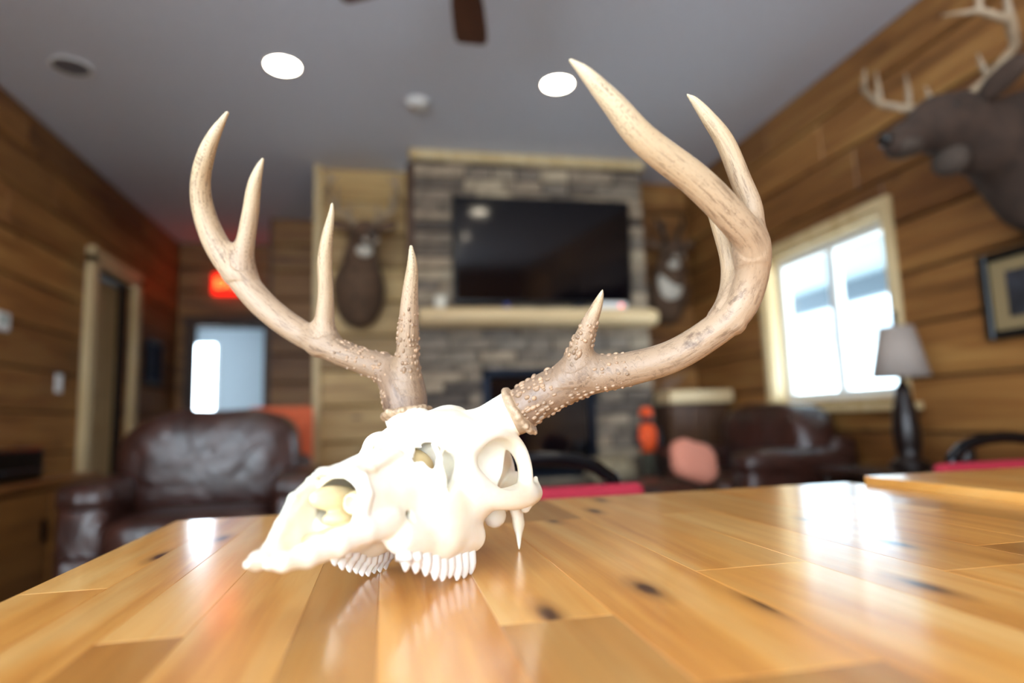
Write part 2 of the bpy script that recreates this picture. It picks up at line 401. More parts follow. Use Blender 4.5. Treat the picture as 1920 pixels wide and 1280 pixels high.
# stones on the left flank of the breast
z = .02
while z < 2.68:
    h = min(random.uniform(.07, .1), 2.70-z)
    MB().box((0, 0, 0), (.03, .34, h-.007), .008).obj('stone', M_stone, fp, rel((FX0+.005, 4.39, z+h/2), FB))
    MB().box((0, 0, 0), (.03, .34, h-.007), .008).obj('stone', M_stone, fp, rel((FX1-.005, 4.39, z+h/2), FB)); z += h
MB().box((0, 0, 0), (1.72, .06, .07), .008).obj('crown_trim', M_trim, fp, rel((1.035, FY+.005, 2.70), FB))
MB().box((0, 0, 0), (.05, .06, 2.64), .008).obj('edge_trim', M_trimdark, fp, rel((FX0-.02, FY+.02, 1.32), FB))
fbx = MB().box((0, .12, 0), (.76, .02, .68)).box((-.37, 0, 0), (.02, .24, .68)).box((.37, 0, 0), (.02, .24, .68)).box((0, 0, .33), (.76, .24, .02)).box((0, 0, -.33), (.76, .24, .02)).obj('firebox', plain('soot_black', '#0c0d12', .7), fp, rel((1.04, 4.32, .84), FB))
MB().box((0, -.125, 0), (.68, .008, .6)).obj('glass_door', plain('dark_glass', '#07090e', .06, spec=.8), fbx)
fr = MB()
for s in (-1, 1): fr.box((s*.37, -.135, 0), (.05, .025, .72), .004)
fr.box((0, -.135, .345), (.79, .025, .05), .004).box((0, -.135, -.345), (.79, .025, .05), .004)
fr.obj('firebox_frame', plain('blue_black_steel', '#1b2230', .35, .7), fbx)
hb = struct(MB().box((1.03, 3.93, .22), (1.66, .4, .44), .01).obj('hearth', M_stone))
mt = MB()
pts = [(-.83, 0, 0), (-.80, 0, 0), (-.4, 0, .003), (0, 0, -.002), (.4, 0, .003), (.75, 0, 0), (.795, 0, 0), (.81, 0, 0)]
mt.tube(pts, [.05, .07, .073, .071, .073, .07, .055, .03], 16)
mt.v = [(x, y*1.7, max(-.062, min(.055, z_))) for x, y, z_ in mt.v]
tag(mt.obj('mantel', M_mantel, None, (1.04, FY-.145, 1.535), True), 'pale half-log wooden mantel below the television', 'mantel')
tv = TV = thing('television', 'wide black flat television mounted above the mantel', 'television', (1.075, 4.065, 2.0))
TV.rotation_euler = (.06, 0, 0)
MB().box((0, 0, 0), (1.25, .045, .73), .008).obj('bezel', M_black, tv)
MB().box((0, -.0235, .005), (1.215, .003, .69)).obj('screen', plain('tv_screen', '#060509', .08, spec=.5), tv)
MB().box((0, .035, 0), (.4, .026, .3)).obj('wall_mount', M_metal, tv)
for x, w, h, d, mcol, nm, lb, cat in ((1.52, .2, .045, .12, '#e6e4df', 'cable_box', 'low white box at the right end of the mantel', 'box'),
      (1.30, .09, .03, .06, '#20242c', 'remote_control', 'dark remote control lying on the mantel under the screen', 'remote'),
      (.36, .07, .075, .07, '#c9c2b2', 'trinket_box', 'small pale trinket box at the left end of the mantel', 'box'),
      (.80, .035, .03, .035, '#26348a', 'blue_cup', 'tiny blue cup on the middle of the mantel', 'cup')):
    if nm == 'blue_cup': o = MB().lathe([(.014, 0), (.02, .04), (.018, .04), (.012, .006)], n=14).obj(nm, plain(nm, mcol, .4), None, (x, FY-.145, 1.59), True)
    else:
        o = MB().box((0, 0, h/2), (w, d, h), .006).obj(nm, plain(nm, mcol, .4), None, (x, FY-.145, 1.59))
        if nm == 'cable_box': MB().box((0, 0, 0), (.012, .004, .008)).obj('power_light', plain('red_led', '#ff2010', .4, emit='#ff2010', es=6), o, (.06, -.061, .02))
        if nm == 'trinket_box': MB().box((0, 0, 0), (.076, .076, .014), .004).obj('lid', plain(nm, mcol, .4), o, (0, 0, .08))
    tag(o, lb, cat)

# ---------------------------------------------------------------- tables
TZ = .7555
def table(name, label, x0, x1, y0, y1, top, seed):
    rs = random.Random(seed)
    cx, cy = (x0+x1)/2, (y0+y1)/2
    t = thing(name, label, 'table', (cx, cy, 0))
    tt = MB().box((0, 0, 0), (x1-x0-.004, y1-y0-.004, .012)).obj('tabletop', M_tabledark, t, (0, 0, top-.036))
    x = x0
    while x < x1-.001:
        w = rs.choice((.042, .055, .062, .07, .085)); xe = x1 if x1-x-w < .04 else x+w
        y = y0
        while y < y1-.001:
            l = rs.uniform(.28, .75); ye = y1 if y1-y-l < .15 else y+l
            MB().box((0, 0, 0), (xe-x-.0001, ye-y-.0001, .03), .0003).obj('plank', M_table, tt, ((x+xe)/2-cx, (y+ye)/2-cy, .021))
            y = ye
        x = xe
    for sx in (-1, 1):
        for sy in (-1, 1):
            MB().box((0, 0, 0), (.07, .07, top-.05), .006).obj('leg', M_tabledark, t, (sx*((x1-x0)/2-.08), sy*((y1-y0)/2-.08), (top-.045)/2))
    for sy in (-1, 1): MB().box((0, 0, 0), (x1-x0-.2, .022, .08), .004).obj('apron', M_tabledark, t, (0, sy*((y1-y0)/2-.07), top-.085))
    for sx in (-1, 1): MB().box((0, 0, 0), (.022, y1-y0-.2, .08), .004).obj('apron', M_tabledark, t, (sx*((x1-x0)/2-.07), 0, top-.085))
table('dining_table', 'varnished butcher-block table carrying the antlered skull', -.24, .662, -.55, .825, TZ, 4)
table('dining_table', 'second varnished butcher-block table at the right edge, slightly raised', .672, 1.58, -.5, .80, TZ+.01, 9)

# ---------------------------------------------------------------- signed distance meshing
def catmull(P, m=6):
    P = np.array(P, float); E = np.vstack([2*P[0]-P[1], P, 2*P[-1]-P[-2]]); out = []
    for i in range(1, len(E)-2):
        for t in np.arange(m)/m:
            a, b, c, d = E[i-1:i+3]
            out.append(.5*((2*b)+(c-a)*t+(2*a-5*b+4*c-d)*t*t+(3*b-a-3*c+d)*t**3))
    out.append(P[-1]); out = np.array(out); out[:, 3] = np.maximum(out[:, 3], .1); return out
class Grid:
    def __init__(s, lo, hi, h):
        s.lo = np.array(lo, float); s.h = h
        s.n = (np.ceil((np.array(hi)-s.lo)/h)+1).astype(int)
        s.ax = [s.lo[i]+h*np.arange(s.n[i]) for i in range(3)]
        s.F = np.full(s.n, 9.0, np.float32)
    def sl(s, lo, hi):
        a = [int(np.clip(math.floor((lo[i]-s.lo[i])/s.h), 0, s.n[i]-1)) for i in range(3)]
        b = [int(np.clip(math.ceil((hi[i]-s.lo[i])/s.h)+1, 1, s.n[i])) for i in range(3)]
        S = tuple(slice(p, q) for p, q in zip(a, b))
        return S, (s.ax[0][S[0]][:, None, None], s.ax[1][S[1]][None, :, None], s.ax[2][S[2]][None, None, :])
    def apply(s, fn, lo, hi, k=0, op='u'):
        S, P = s.sl(lo, hi)
        A = s.F[S]; B = fn(*P).astype(np.float32)
        if op == 'u':
            if k: h = np.maximum(k-np.abs(A-B), 0)/k; s.F[S] = np.minimum(A, B)-h*h*k*.25
            else: s.F[S] = np.minimum(A, B)
        else:
            if k: h = np.maximum(k-np.abs(A+B), 0)/k; s.F[S] = np.maximum(A, -B)+h*h*k*.25
            else: s.F[S] = np.maximum(A, -B)
    def ell(s, c, r, k=.6, op='u', sym=True):
        for sg in ((1, -1) if sym and c[1] else (1,)):
            cc = (c[0], c[1]*sg, c[2]); m = k+.3
            def fn(x, y, z):
                a, b, d = (x-cc[0]), (y-cc[1]), (z-cc[2])
                k0 = np.sqrt((a/r[0])**2+(b/r[1])**2+(d/r[2])**2); k1 = np.sqrt((a/r[0]**2)**2+(b/r[1]**2)**2+(d/r[2]**2)**2)+1e-6
                return k0*(k0-1)/k1
            s.apply(fn, [cc[i]-r[i]-m for i in range(3)], [cc[i]+r[i]+m for i in range(3)], k, op)
    def chain(s, pts, k=.4, op='u', sym=True, flat=(1, 1, 1)):
        """pts: (x,y,z,r) round-cone chain"""
        for sg in ((1, -1) if sym else (1,)):
            for p, q in zip(pts, pts[1:]):
                a = np.array([p[0], p[1]*sg, p[2]]); b = np.array([q[0], q[1]*sg, q[2]]); d = b-a; dd = (d*flat*flat)@d+1e-9
                R = max(p[3], q[3])/min(flat)+k+.2
                def fn(x, y, z):
                    X, Y, Z = (x-a[0]), (y-a[1]), (z-a[2])
                    t = np.clip((X*d[0]*flat[0]**2+Y*d[1]*flat[1]**2+Z*d[2]*flat[2]**2)/dd, 0, 1)
                    return np.sqrt(((X-t*d[0])*flat[0])**2+((Y-t*d[1])*flat[1])**2+((Z-t*d[2])*flat[2])**2)-(p[3]+(q[3]-p[3])*t)
                s.apply(fn, np.minimum(a, b)-R, np.maximum(a, b)+R, k, op)
    def mesh(s):
        F = s.F; neg = F < 0; n = s.n
        cs = np.zeros(n-1, np.int8)
        corners = [(i, j, k) for i in (0, 1) for j in (0, 1) for k in (0, 1)]
        for i, j, k in corners: cs += neg[i:n[0]-1+i, j:n[1]-1+j, k:n[2]-1+k]
        act = (cs > 0) & (cs < 8); I = np.argwhere(act)
        val = {c: F[I[:, 0]+c[0], I[:, 1]+c[1], I[:, 2]+c[2]].astype(float) for c in corners}
        acc = np.zeros((len(I), 3)); cnt = np.zeros(len(I))
        for c in corners:
            for ax in range(3):
                if c[ax] == 0:
                    e = list(c); e[ax] = 1; e = tuple(e); va, vb = val[c], val[e]
                    cr = (va < 0) != (vb < 0); t = np.where(cr, va/np.where(cr, va-vb, 1), 0)
                    p = np.array(c, float)[None, :]+np.zeros((len(I), 3)); p[:, ax] += t
                    acc += np.where(cr[:, None], p, 0); cnt += cr
        V = s.lo+s.h*(I+acc/cnt[:, None])
        idx = np.full(n-1, -1, np.int64); idx[act] = np.arange(len(I))
        Q = []
        for ax in range(3):
            o1, o2 = [(1, 2), (2, 0), (0, 1)][ax]
            a = [slice(None)]*3; b = [slice(None)]*3; a[ax] = slice(0, -1); b[ax] = slice(1, None)
            ch = neg[tuple(a)] != neg[tuple(b)]; E = np.argwhere(ch)
            E = E[(E[:, o1] > 0) & (E[:, o2] > 0) & (E[:, o1] < n[o1]-1) & (E[:, o2] < n[o2]-1)]
            ng = neg[E[:, 0], E[:, 1], E[:, 2]]
            def cell(da, db):
                G = E.copy(); G[:, o1] -= da; G[:, o2] -= db; return idx[G[:, 0], G[:, 1], G[:, 2]]
            q = np.stack([cell(1, 1), cell(0, 1), cell(0, 0), cell(1, 0)], 1)
            q[~ng] = q[~ng][:, ::-1]; Q.append(q)
        return V, np.concatenate(Q)
def np_obj(name, V, Q, mat, parent=None, loc=(0, 0, 0), flip=False, attrs=None):
    me = bpy.data.meshes.new(name)
    if flip: Q = Q[:, ::-1]
    me.vertices.add(len(V)); me.vertices.foreach_set('co', np.asarray(V, np.float32).ravel())
    me.loops.add(Q.size); me.loops.foreach_set('vertex_index', np.ascontiguousarray(Q, dtype=np.int32).ravel())
    me.polygons.add(len(Q)); me.polygons.foreach_set('loop_start', np.arange(0, Q.size, 4, dtype=np.int32))
    for an, (ty, arr) in (attrs or {}).items():
        at = me.attributes.new(an, ty, 'POINT'); at.data.foreach_set('value' if ty == 'FLOAT' else 'vector', np.asarray(arr, np.float32).ravel())
    me.update(calc_edges=True); me.validate(); me.shade_smooth(); me.materials.append(mat)
    o = bpy.data.objects.new(name, me); COL.objects.link(o); o.location = loc
    if parent is not None: o.parent = parent
    return o

# ---------------------------------------------------------------- the deer skull
# skull coordinates in cm: x back from the nose, y to the animal's left, z up
SM = np.array([[.5586, .8276, .0548], [.8206, -.5611, .1081], [-.1202, .0154, .9926]])
ST = np.array([-.06033, .33334, .79252]); SS = .99230
BASE = np.array([.045, .43, TZ])
def s2w(P): return SS*.01*(np.asarray(P, float)@SM.T)+ST-BASE
skull = thing('deer_skull', 'bleached white deer skull with tall antlers resting on the wooden table', 'skull', tuple(BASE))
G = Grid((-1, -7.2, -1.6), (28.6, 7.2, 12.6), .1)
KX = [5.4, 7, 9, 11, 13, 15, 17, 19]
KW = [1.9, 2.15, 2.55, 2.9, 3.3, 3.7, 4.0, 3.9]
KT = [4.75, 5.3, 5.95, 6.8, 7.5, 8.3, 9.1, 9.7]
KB = [1.2, 1.3, 1.0, .6, .3, .3, .9, 2.3]
def loft(inset, x0, x1):
    def fn(x, y, z):
        w = np.interp(x, KX, KW)-inset; t = np.interp(x, KX, KT)-inset; b = np.interp(x, KX, KB)+inset*1.5
        zc = (t+b)/2; hh = (t-b)/2; u = (z-zc)/hh
        we = w*(1-.30*np.clip(u, 0, 1)**2)
        f = ((np.abs(y)/we)**2.5+np.abs(u)**2.5)**.4
        d = (f-1)*np.minimum(we, hh)
        return np.maximum(np.maximum(d, x0-x+.25*(z-3)*0), x-x1)
    return fn
G.apply(loft(0, 5.6, 19.5), (5, -5, -1), (20, 5, 11))
G.ell((18.3, 0, 7.5), (5.0, 4.1, 2.4), 1.2)                     # frontal
G.ell((22.6, 0, 6.6), (4.2, 3.3, 3.3), 1.2)                     # braincase
G.ell((25.6, 0, 5.2), (1.5, 2.8, 2.6), 1.0)
G.ell((20.0, 0, 9.7), (2.4, .8, .8), .9)                        # midline bump
G.ell((26.7, 1.1, 3.0), (.9, .8, 1.0), .5)                      # condyles
G.chain([(16.5, 0, 2.6, 1.0), (26, 0, 3.0, 1.3)], .6, sym=False)
G.ell((23.4, 2.0, 2.0), (1.1, .9, 1.0), .4)                     # bulla
G.ell((16.9, 2.8, 6.0), (3.5, 2.4, 2.7), 1.0)                   # orbit wall
G.chain([(19.4, 2.9, 8.3, 1.9), (20.35, 4.9, 9.9, 1.72)], .9)    # pedicles
G.chain([(9.2, 2.2, 1.1, 1.05), (13, 2.75, .75, 1.15), (16.6, 3.2, .75, 1.1)], .9)   # tooth-bearing ridge
G.ell((17.2, 5.4, 5.75), (2.55, 3.0, 1.9), .25, op='s')         # eye socket
def smooth_chain(P, k, **kw): G.chain([tuple(p) for p in catmull(P, 5)], k, **kw)
G.ell((14.2, 2.6, 2.9), (3.2, 1.9, 2.6), 1.2)                   # cheek
G.ell((16.6, 3.9, 3.3), (2.2, 1.2, 1.1), 1.0)
smooth_chain([(14.0, 3.9, 6.2, .42), (15.1, 4.4, 7.35, .42), (17.0, 4.85, 7.85, .42), (19.0, 5.1, 7.7, .42), (20.1, 5.5, 6.9, .38), (20.45, 5.85, 5.6, .34), (20.2, 5.95, 4.2, .42)], .5)
smooth_chain([(14.0, 3.9, 6.2, .42), (13.9, 4.0, 5.0, .5), (14.7, 4.4, 4.2, .55), (16.6, 5.05, 3.6, .55), (18.6, 5.65, 3.4, .52), (20.4, 5.9, 3.6, .5), (22.2, 5.65, 3.8, .42), (23.5, 5.1, 3.8, .5), (24.4, 4.0, 4.1, .7), (24.6, 3.0, 4.4, .8)], .8)
G.ell((17.3, 5.6, 5.75), (2.5, 2.7, 1.85), .2, op='s')
G.chain([(22.5, 5.8, 3.7, .42), (23.0, 5.75, 4.9, .18)], .3)
G.chain([(23.4, 5.2, 3.5, .5), (23.6, 4.6, 2.6, .4)], .3)
G.chain([(24.6, 3.3, 3.2, .9), (24.9, 3.5, 1.3, .55), (25.0, 3.5, -.63, .12)], .5, flat=(1, 1.5, 1))
G.chain([(18.8, 1.9, 2.0, .4), (19.6, 1.8, .6, .25)], .4)        # pterygoid
# nasal cavity, vacuities, foramina
G.apply(loft(.36, 3, 14.2), (4, -4, 0), (15, 4, 9), .15, 's')
G.ell((13.3, 1.5, 5.2), (1.5, 1.4, 1.9), .15, op='s')
G.ell((13.9, 2.0, 5.3), (1.0, 1.2, 1.4), .15, op='s')
for sg in (1, -1):
    def hole(lst, k=.1):                                            # openings bored through the side wall of the face
        for (xa, za, ra), (xb, zb_, rb) in zip(lst, lst[1:]):
            for f in np.linspace(0, 1, 4):
                x_, z_, r_ = xa+(xb-xa)*f, za+(zb_-za)*f, ra+(rb-ra)*f
                G.chain([(x_+.5, 1.3*sg, z_, r_), (x_-.6, 4.2*sg, z_, r_)], k, 's', sym=False)
    hole([(10.6, 5.75, .14), (11.6, 6.2, .42), (11.9, 5.65, .42)])
    hole([(13.1, 6.5, .28), (13.5, 5.7, .6), (13.3, 4.8, .52), (12.7, 3.95, .2)])
    hole([(14.9, 6.75, .14), (15.4, 6.85, .12)])
    G.chain([(9.6, .9*sg, 2.5, .3), (9.3, 4.0*sg, 2.1, .33)], .15, 's', sym=False)   # infraorbital
G.chain([(12.35, 2.5, 6.9, .2), (12.45, 2.95, 5.9, .17), (12.2, 3.1, 5.0, .2), (12.6, 3.25, 4.0, .14)], .2)
G.chain([(12.4, 2.9, 6.0, .14), (13.6, 2.6, 6.9, .14)], .15)
# nasal prongs
G.chain([(10, .75, 6.15, .55), (7.0, .95, 5.05, .5), (5.6, .95, 4.85, .42), (4.7, .85, 4.66, .2)], .25, flat=(1, .8, 1.5))
# premaxillae
G.chain([(-.05, .62, .22, .2), (.8, .85, .3, .42), (2.2, 1.15, .55, .6), (4.0, 1.55, 1.0, .72), (6.0, 1.85, 1.6, .75), (8.2, 2.05, 2.0, .9)], .3, flat=(1, 1.25, 1))
G.chain([(1.2, .35, .15, .22), (3.5, .5, .55, .3), (7, .6, 1.5, .4)], .25)          # palatine branch
G.chain([(1.8, -1.05, .8, .3), (2.7, -1.3, 2.0, .26), (3.8, -1.55, 3.35, .25), (5.4, -1.7, 4.3, .28), (6.6, -1.75, 4.6, .3)], .3, sym=False, flat=(1, 1.2, 1))
for a in np.linspace(0, 1, 12):                                                       # far side plate of the nose
    G.chain([(2.3+3.2*a, -1.2-.5*a, 1.4+2.6*a, .22), (4.2+1.6*a, -1.5-.3*a, 1.2+1.8*a, .25)], .35, sym=False)
G.chain([(5.6, 1.75, 2.2, .4), (6.0, 1.85, 3.6, .3), (6.0, 1.6, 4.5, .3)], .3, sym=False)
V, Q = G.mesh()
np_obj('skull_bone', s2w(V), Q, M_bone, skull, flip=True)
del G
# turbinates inside the nose
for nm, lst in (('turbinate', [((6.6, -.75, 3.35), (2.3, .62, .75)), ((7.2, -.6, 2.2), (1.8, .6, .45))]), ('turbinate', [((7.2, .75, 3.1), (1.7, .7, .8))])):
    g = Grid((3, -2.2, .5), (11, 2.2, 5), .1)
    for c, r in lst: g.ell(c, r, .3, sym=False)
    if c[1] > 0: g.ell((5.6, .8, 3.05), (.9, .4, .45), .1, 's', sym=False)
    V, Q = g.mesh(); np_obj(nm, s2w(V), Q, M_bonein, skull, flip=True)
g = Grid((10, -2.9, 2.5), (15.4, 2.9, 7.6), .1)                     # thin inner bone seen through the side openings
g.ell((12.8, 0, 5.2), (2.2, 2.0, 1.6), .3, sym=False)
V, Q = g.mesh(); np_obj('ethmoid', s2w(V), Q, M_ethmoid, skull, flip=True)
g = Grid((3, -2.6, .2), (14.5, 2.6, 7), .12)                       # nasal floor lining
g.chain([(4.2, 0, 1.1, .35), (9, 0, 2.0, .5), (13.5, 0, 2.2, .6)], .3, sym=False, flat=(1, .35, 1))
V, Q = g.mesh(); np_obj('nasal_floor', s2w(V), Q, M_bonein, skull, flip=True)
# cheek teeth: P2 P3 P4 M1 M2 M3 on both sides
LOBES = [[9.2], [10.15], [11.1], [12.0, 12.8], [13.65, 14.45], [15.3, 16.15]]
for sg in (1, -1):
    for lobes in LOBES:
        mb = MB()
        for lx in lobes:
            ly = (2.45+(lx-9)*.11)*sg
            zb = float(np.interp(lx, [8.9, 11.1, 12.6, 14.2, 16.6], [-.85, -1.5, -1.86, -2.0, -1.95]))
            zb = zb+RNG.uniform(0, .22)
            zb = max(zb, (-3.73+.1202*lx-.0154*ly)/.9926+.03)
            ctr = mb.v.__len__()
            mb.lathe([(.40, .35), (.48, 0), (.50, -.3), (.46, zb+.8), (.36, zb+.45), (.2, zb+.14), (.06, zb)], (lx, 0, 0), 12, 1.0, 1.15)
            for i in range(ctr, len(mb.v)):
                x_, y_, z_ = mb.v[i]; lean = .12*z_
                # buccal side carries the high cusp, a vertical rib marks the lobe
                mb.v[i] = (x_-.06*z_, ly+y_*(1+.0)+sg*(-.22*max(0, -z_-.9)*0-lean), z_ if y_*sg > -.1 else z_+(.25 if z_ < zb+.5 else 0))
        mb.v = [tuple(p) for p in s2w(mb.v)]
        mb.obj('tooth', M_tooth, skull, smooth=True, flip=True)
# antlers (x, y, z, radius) in skull coordinates
ANT = {
  'L_beam': [(20.30,5.0,9.75,1.6), (20.49,7.44,11.17,1.62), (20.61,10.57,12.31,1.50), (20.99,13.87,12.74,1.28), (21.46,17.06,13.51,1.20), (21.68,19.83,14.96,1.17), (21.59,22.00,16.60,1.18), (20.62,23.21,18.76,1.14), (18.86,23.37,20.53,1.14), (16.80,22.41,21.69,1.11), (14.02,20.45,23.49,1.06), (10.99,17.87,25.26,0.94), (9.03,16.44,26.96,0.74), (7.46,15.23,28.35,0.44), (6.61,14.43,29.03,0.14)],
  'L_brow': [(20.07,9.98,12.54,1.01), (19.31,10.75,14.10,0.86), (18.39,11.81,15.82,0.59), (17.94,12.58,17.04,0.39), (17.67,13.08,18.00,0.12)],
  'L_G3': [(20.00,23.30,20.38,0.94), (19.42,23.63,23.09,0.77), (18.62,23.10,25.21,0.72), (17.41,22.34,27.70,0.66), (16.37,21.41,29.26,0.50), (15.59,20.70,30.23,0.30), (15.17,20.24,30.63,0.11)],
  'L_G2': [(22.06,21.15,16.05,0.88), (22.15,21.59,18.91,0.67), (21.92,21.67,20.75,0.64), (21.20,21.28,22.80,0.56), (20.42,20.79,24.53,0.38), (19.90,20.41,25.88,0.14)],
  'R_beam': [(20.25,-4.75,9.9,1.65), (20.00,-5.27,12.28,1.72), (19.65,-6.41,13.91,1.37), (19.15,-8.81,14.90,1.11), (18.73,-11.29,15.93,1.13), (17.93,-15.13,17.92,1.18), (16.83,-18.29,20.39,1.22), (15.57,-20.70,23.40,1.25), (14.14,-22.13,26.03,1.13), (12.61,-22.44,28.76,0.97), (11.42,-21.77,30.86,0.84), (10.45,-20.31,32.61,0.73), (9.82,-18.77,34.03,0.51), (9.39,-17.09,35.32,0.18)],
  'R_brow': [(19.99,-4.70,11.56,1.35), (18.71,-3.96,14.96,0.95), (17.68,-3.32,17.30,0.83), (16.68,-2.65,19.58,0.65), (15.96,-2.09,21.46,0.45), (15.40,-1.92,22.97,0.15)],
  'R_G2': [(18.49,-12.63,16.83,1.07), (17.81,-12.09,18.95,0.82), (17.08,-11.56,20.84,0.68), (16.14,-11.14,23.33,0.63), (15.51,-10.53,25.37,0.49), (15.02,-9.87,26.99,0.28), (14.77,-9.64,27.84,0.14)],
  'R_G3': [(15.57,-20.23,23.70,1.10), (14.88,-19.28,26.11,0.83), (14.20,-18.34,28.44,0.73), (13.53,-17.56,30.50,0.60), (13.22,-16.88,31.89,0.38), (13.02,-16.29,32.71,0.14)],
}
def antler(side):
    curves = {n: catmull(p) for n, p in ANT.items() if n[0] == side}
    allp = np.concatenate(list(curves.values()))
    lo = (allp[:, :3]-allp[:, 3:]-.6).min(0); hi = (allp[:, :3]+allp[:, 3:]+.6).max(0)
    H = .13
    F = None; ref = []
    g = Grid(lo, hi, H)
    names = list(curves)
    for n in names:
        b = Grid(lo, hi, H); c = curves[n]
        b.chain([tuple(p) for p in c], 0, sym=False)
        k = 1.3 if n != names[0] else 0
        if k: h = np.maximum(k-np.abs(g.F-b.F), 0)/k; g.F = np.minimum(g.F, b.F)-h*h*k*.25
        else: g.F = b.F
        s = np.concatenate([[0], np.cumsum(np.linalg.norm(np.diff(c[:, :3], axis=0), axis=1))])
        ref.append((c, s, n))
    # pearling: small knobs round the base and up the brow tine
    beam = ref[0]; brow = ref[1]; knobs = []
    for c, s, n, s1, cnt in ((*beam, 9.5, 330), (*brow, 7.5 if side == 'R' else 4.5, 190)):
        for _ in range(cnt):
            t = RNG.uniform(0, 1)**1.3*s1; i = min(int(np.searchsorted(s, t)), len(c)-2); i = max(i, 0)
            p = c[i]; d = c[i+1][:3]-c[i][:3]; d /= np.linalg.norm(d)
            v = RNG.normal(size=3); v -= d*(v@d); v /= np.linalg.norm(v)
            q = p[:3]+v*(p[3]-.02)
            S, P = g.sl(q-.6, q+.6)
            if abs(float(g.F[tuple(np.clip(((q-g.lo)/H).round().astype(int), 0, g.n-1))])) > .25: continue
            r = RNG.uniform(.10, .22)*(1-.4*t/s1); knobs.append((q, v, d, r))
    V, Q = g.mesh()
    # attributes: tone along the tine, streak coordinates along the nearest axis
    best = np.full(len(V), 1e9); tone = np.zeros(len(V)); st = np.zeros((len(V), 3))
    for c, s, n in ref:
        for j in range(len(c)-1):
            a, b = c[j, :3], c[j+1, :3]; d = b-a; t = np.clip(((V-a)@d)/(d@d+1e-9), 0, 1)
            dist = np.linalg.norm(V-(a+t[:, None]*d), axis=1)-c[j, 3]; m = dist < best
            best[m] = dist[m]; ss = s[j]+t[m]*(s[j+1]-s[j])
            if n.endswith('beam'): tn = np.clip(ss/s[-1], 0, 1)
            elif n.endswith('brow'): tn = .12+.88*(ss/s[-1])**1.5
            else: tn = .5+.5*(ss/s[-1])
            tone[m] = tn
            rad = (V[m]-(a+t[m][:, None]*d))/max(c[j, 3], .2)
            st[m] = np.stack([ss*.5, rad[:, 0]*4.2+(7 if n[2] == 'G' else 0), rad[:, 1]*4.2+rad[:, 2]*3.0], 1)
    o = np_obj('antler', s2w(V), Q, M_antler, skull, flip=True, attrs={'rough_t': ('FLOAT', tone), 'streak': ('FLOAT_VECTOR', st)})
    pb = MB()
    for q, v, d, r in knobs:
        k0 = len(pb.v); pb.sq((0, 0, 0), (r*RNG.uniform(1.0, 1.9), r, r), 1, 1, 8, 6)
        b3 = np.cross(v, d); R3 = np.stack([d, b3, v], 1)
        pb.v[k0:] = [tuple(R3@np.array(p)+q) for p in pb.v[k0:]]
    pb.v = [tuple(p) for p in s2w(pb.v)]
    po = pb.obj('pearling', M_pearl, o, smooth=True, flip=True); po['kind'] = 'stuff'
    # burr: knobbly ring at the foot
    c = beam[0]; i0 = 1 if side == 'L' else 1
    p = np.array(c[i0][:3]); d = c[i0+2][:3]-c[i0][:3]; d /= np.linalg.norm(d)
    u = np.cross(d, [0, 0, 1.0]); u /= np.linalg.norm(u); w = np.cross(d, u)
    gb = Grid(p-2.9, p+2.9, .1); R = 1.85
    n = 26
    ring = [p+R*(u*math.cos(a)+w*math.sin(a)) for a in np.linspace(0, 2*math.pi, n+1)]
    gb.chain([(*q, .24) for q in ring], .1, sym=False)
    gb.chain([(*(p-d*.35), 1.72), (*(p+d*.2), 1.6)], .35, sym=False, flat=(1, 1, 1))
    for q in ring[:-1]:
        rr = RNG.uniform(.18, .36); q = q+RNG.normal(size=3)*.07
        v = (q-p)/np.linalg.norm(q-p); gb.chain([(*(q-v*.3), rr), (*(q+v*RNG.uniform(-.05, .2)+d*.05), rr*.8)], .15, sym=False)
    V, Q = gb.mesh()
    np_obj('burr', s2w(V), Q, M_antler, o, flip=True, attrs={'rough_t': ('FLOAT', np.full(len(V), .6)), 'streak': ('FLOAT_VECTOR', V*1.7)})
antler('R'); antler('L')

# ---------------------------------------------------------------- seating
def armchair(name, label, loc, rz, W=1.0, D=.92, cat='armchair', backh=.90, seats=1):
    t = thing(name, label, cat, loc, rz)
    aw = .17; iw = W-2*aw
    MB().box((0, 0, .24), (W-.06, D-.08, .32), .03).obj('base', M_leather, t, smooth=False)
    for s in (-1, 1):
        MB().sq((0, 0, 0), (aw/2+.01, D/2-.08, .29), .35, .3).obj('arm', M_leather, t, (s*(W/2-aw/2), .03, .36), True)
        MB().sq((0, 0, 0), (aw/2+.02, D/2-.08, .07), .6, .35, wob=.02).obj('arm_pad', M_leather, t, (s*(W/2-aw/2), .02, .61), True)
    MB().box((0, 0, 0), (W-.1, .16, .62), .05).obj('back_frame', M_leather, t, (0, D/2-.09, .42))
    for i in range(seats):
        cx = (i-(seats-1)/2)*iw/seats
        MB().sq((0, 0, 0), (iw/seats/2+.005, D/2-.13, .1), .45, .3, wob=.02).obj('seat_cushion', M_leather, t, (cx, -.1, .44), True)
        MB().sq((0, 0, 0), (iw/seats/2+.07, .15, .24), .55, .45, 32, 20, wob=.04, ph=i).obj('back_cushion', M_leather, t, (cx, D/2-.2, backh-.23), True)
    for sx in (-1, 1):
        for sy in (-1, 1): MB().lathe([(.025, 0), (.03, .09)], n=10).obj('foot', M_trimdark, t, (sx*(W/2-.1), sy*(D/2-.12), 0))
    return t
armchair('armchair', 'puffy dark brown leather armchair at the left behind the table', (-.765, 3.02, 0), .05, W=.95, D=.74, backh=.94)
armchair('loveseat', 'dark brown leather loveseat under the window with a rounded back', (2.01, 3.31, 0), -math.pi/2, W=1.0, D=.80, cat='loveseat', backh=.90, seats=1)
ot = thing('ottoman', 'low brown leather ottoman in front of the hearth by the loveseat', 'ottoman', (1.29, 3.05, 0))
MB().sq((0, 0, 0), (.22, .22, .1), .4, .35, wob=.02).obj('cushion', M_leather, ot, (0, 0, .44), True)
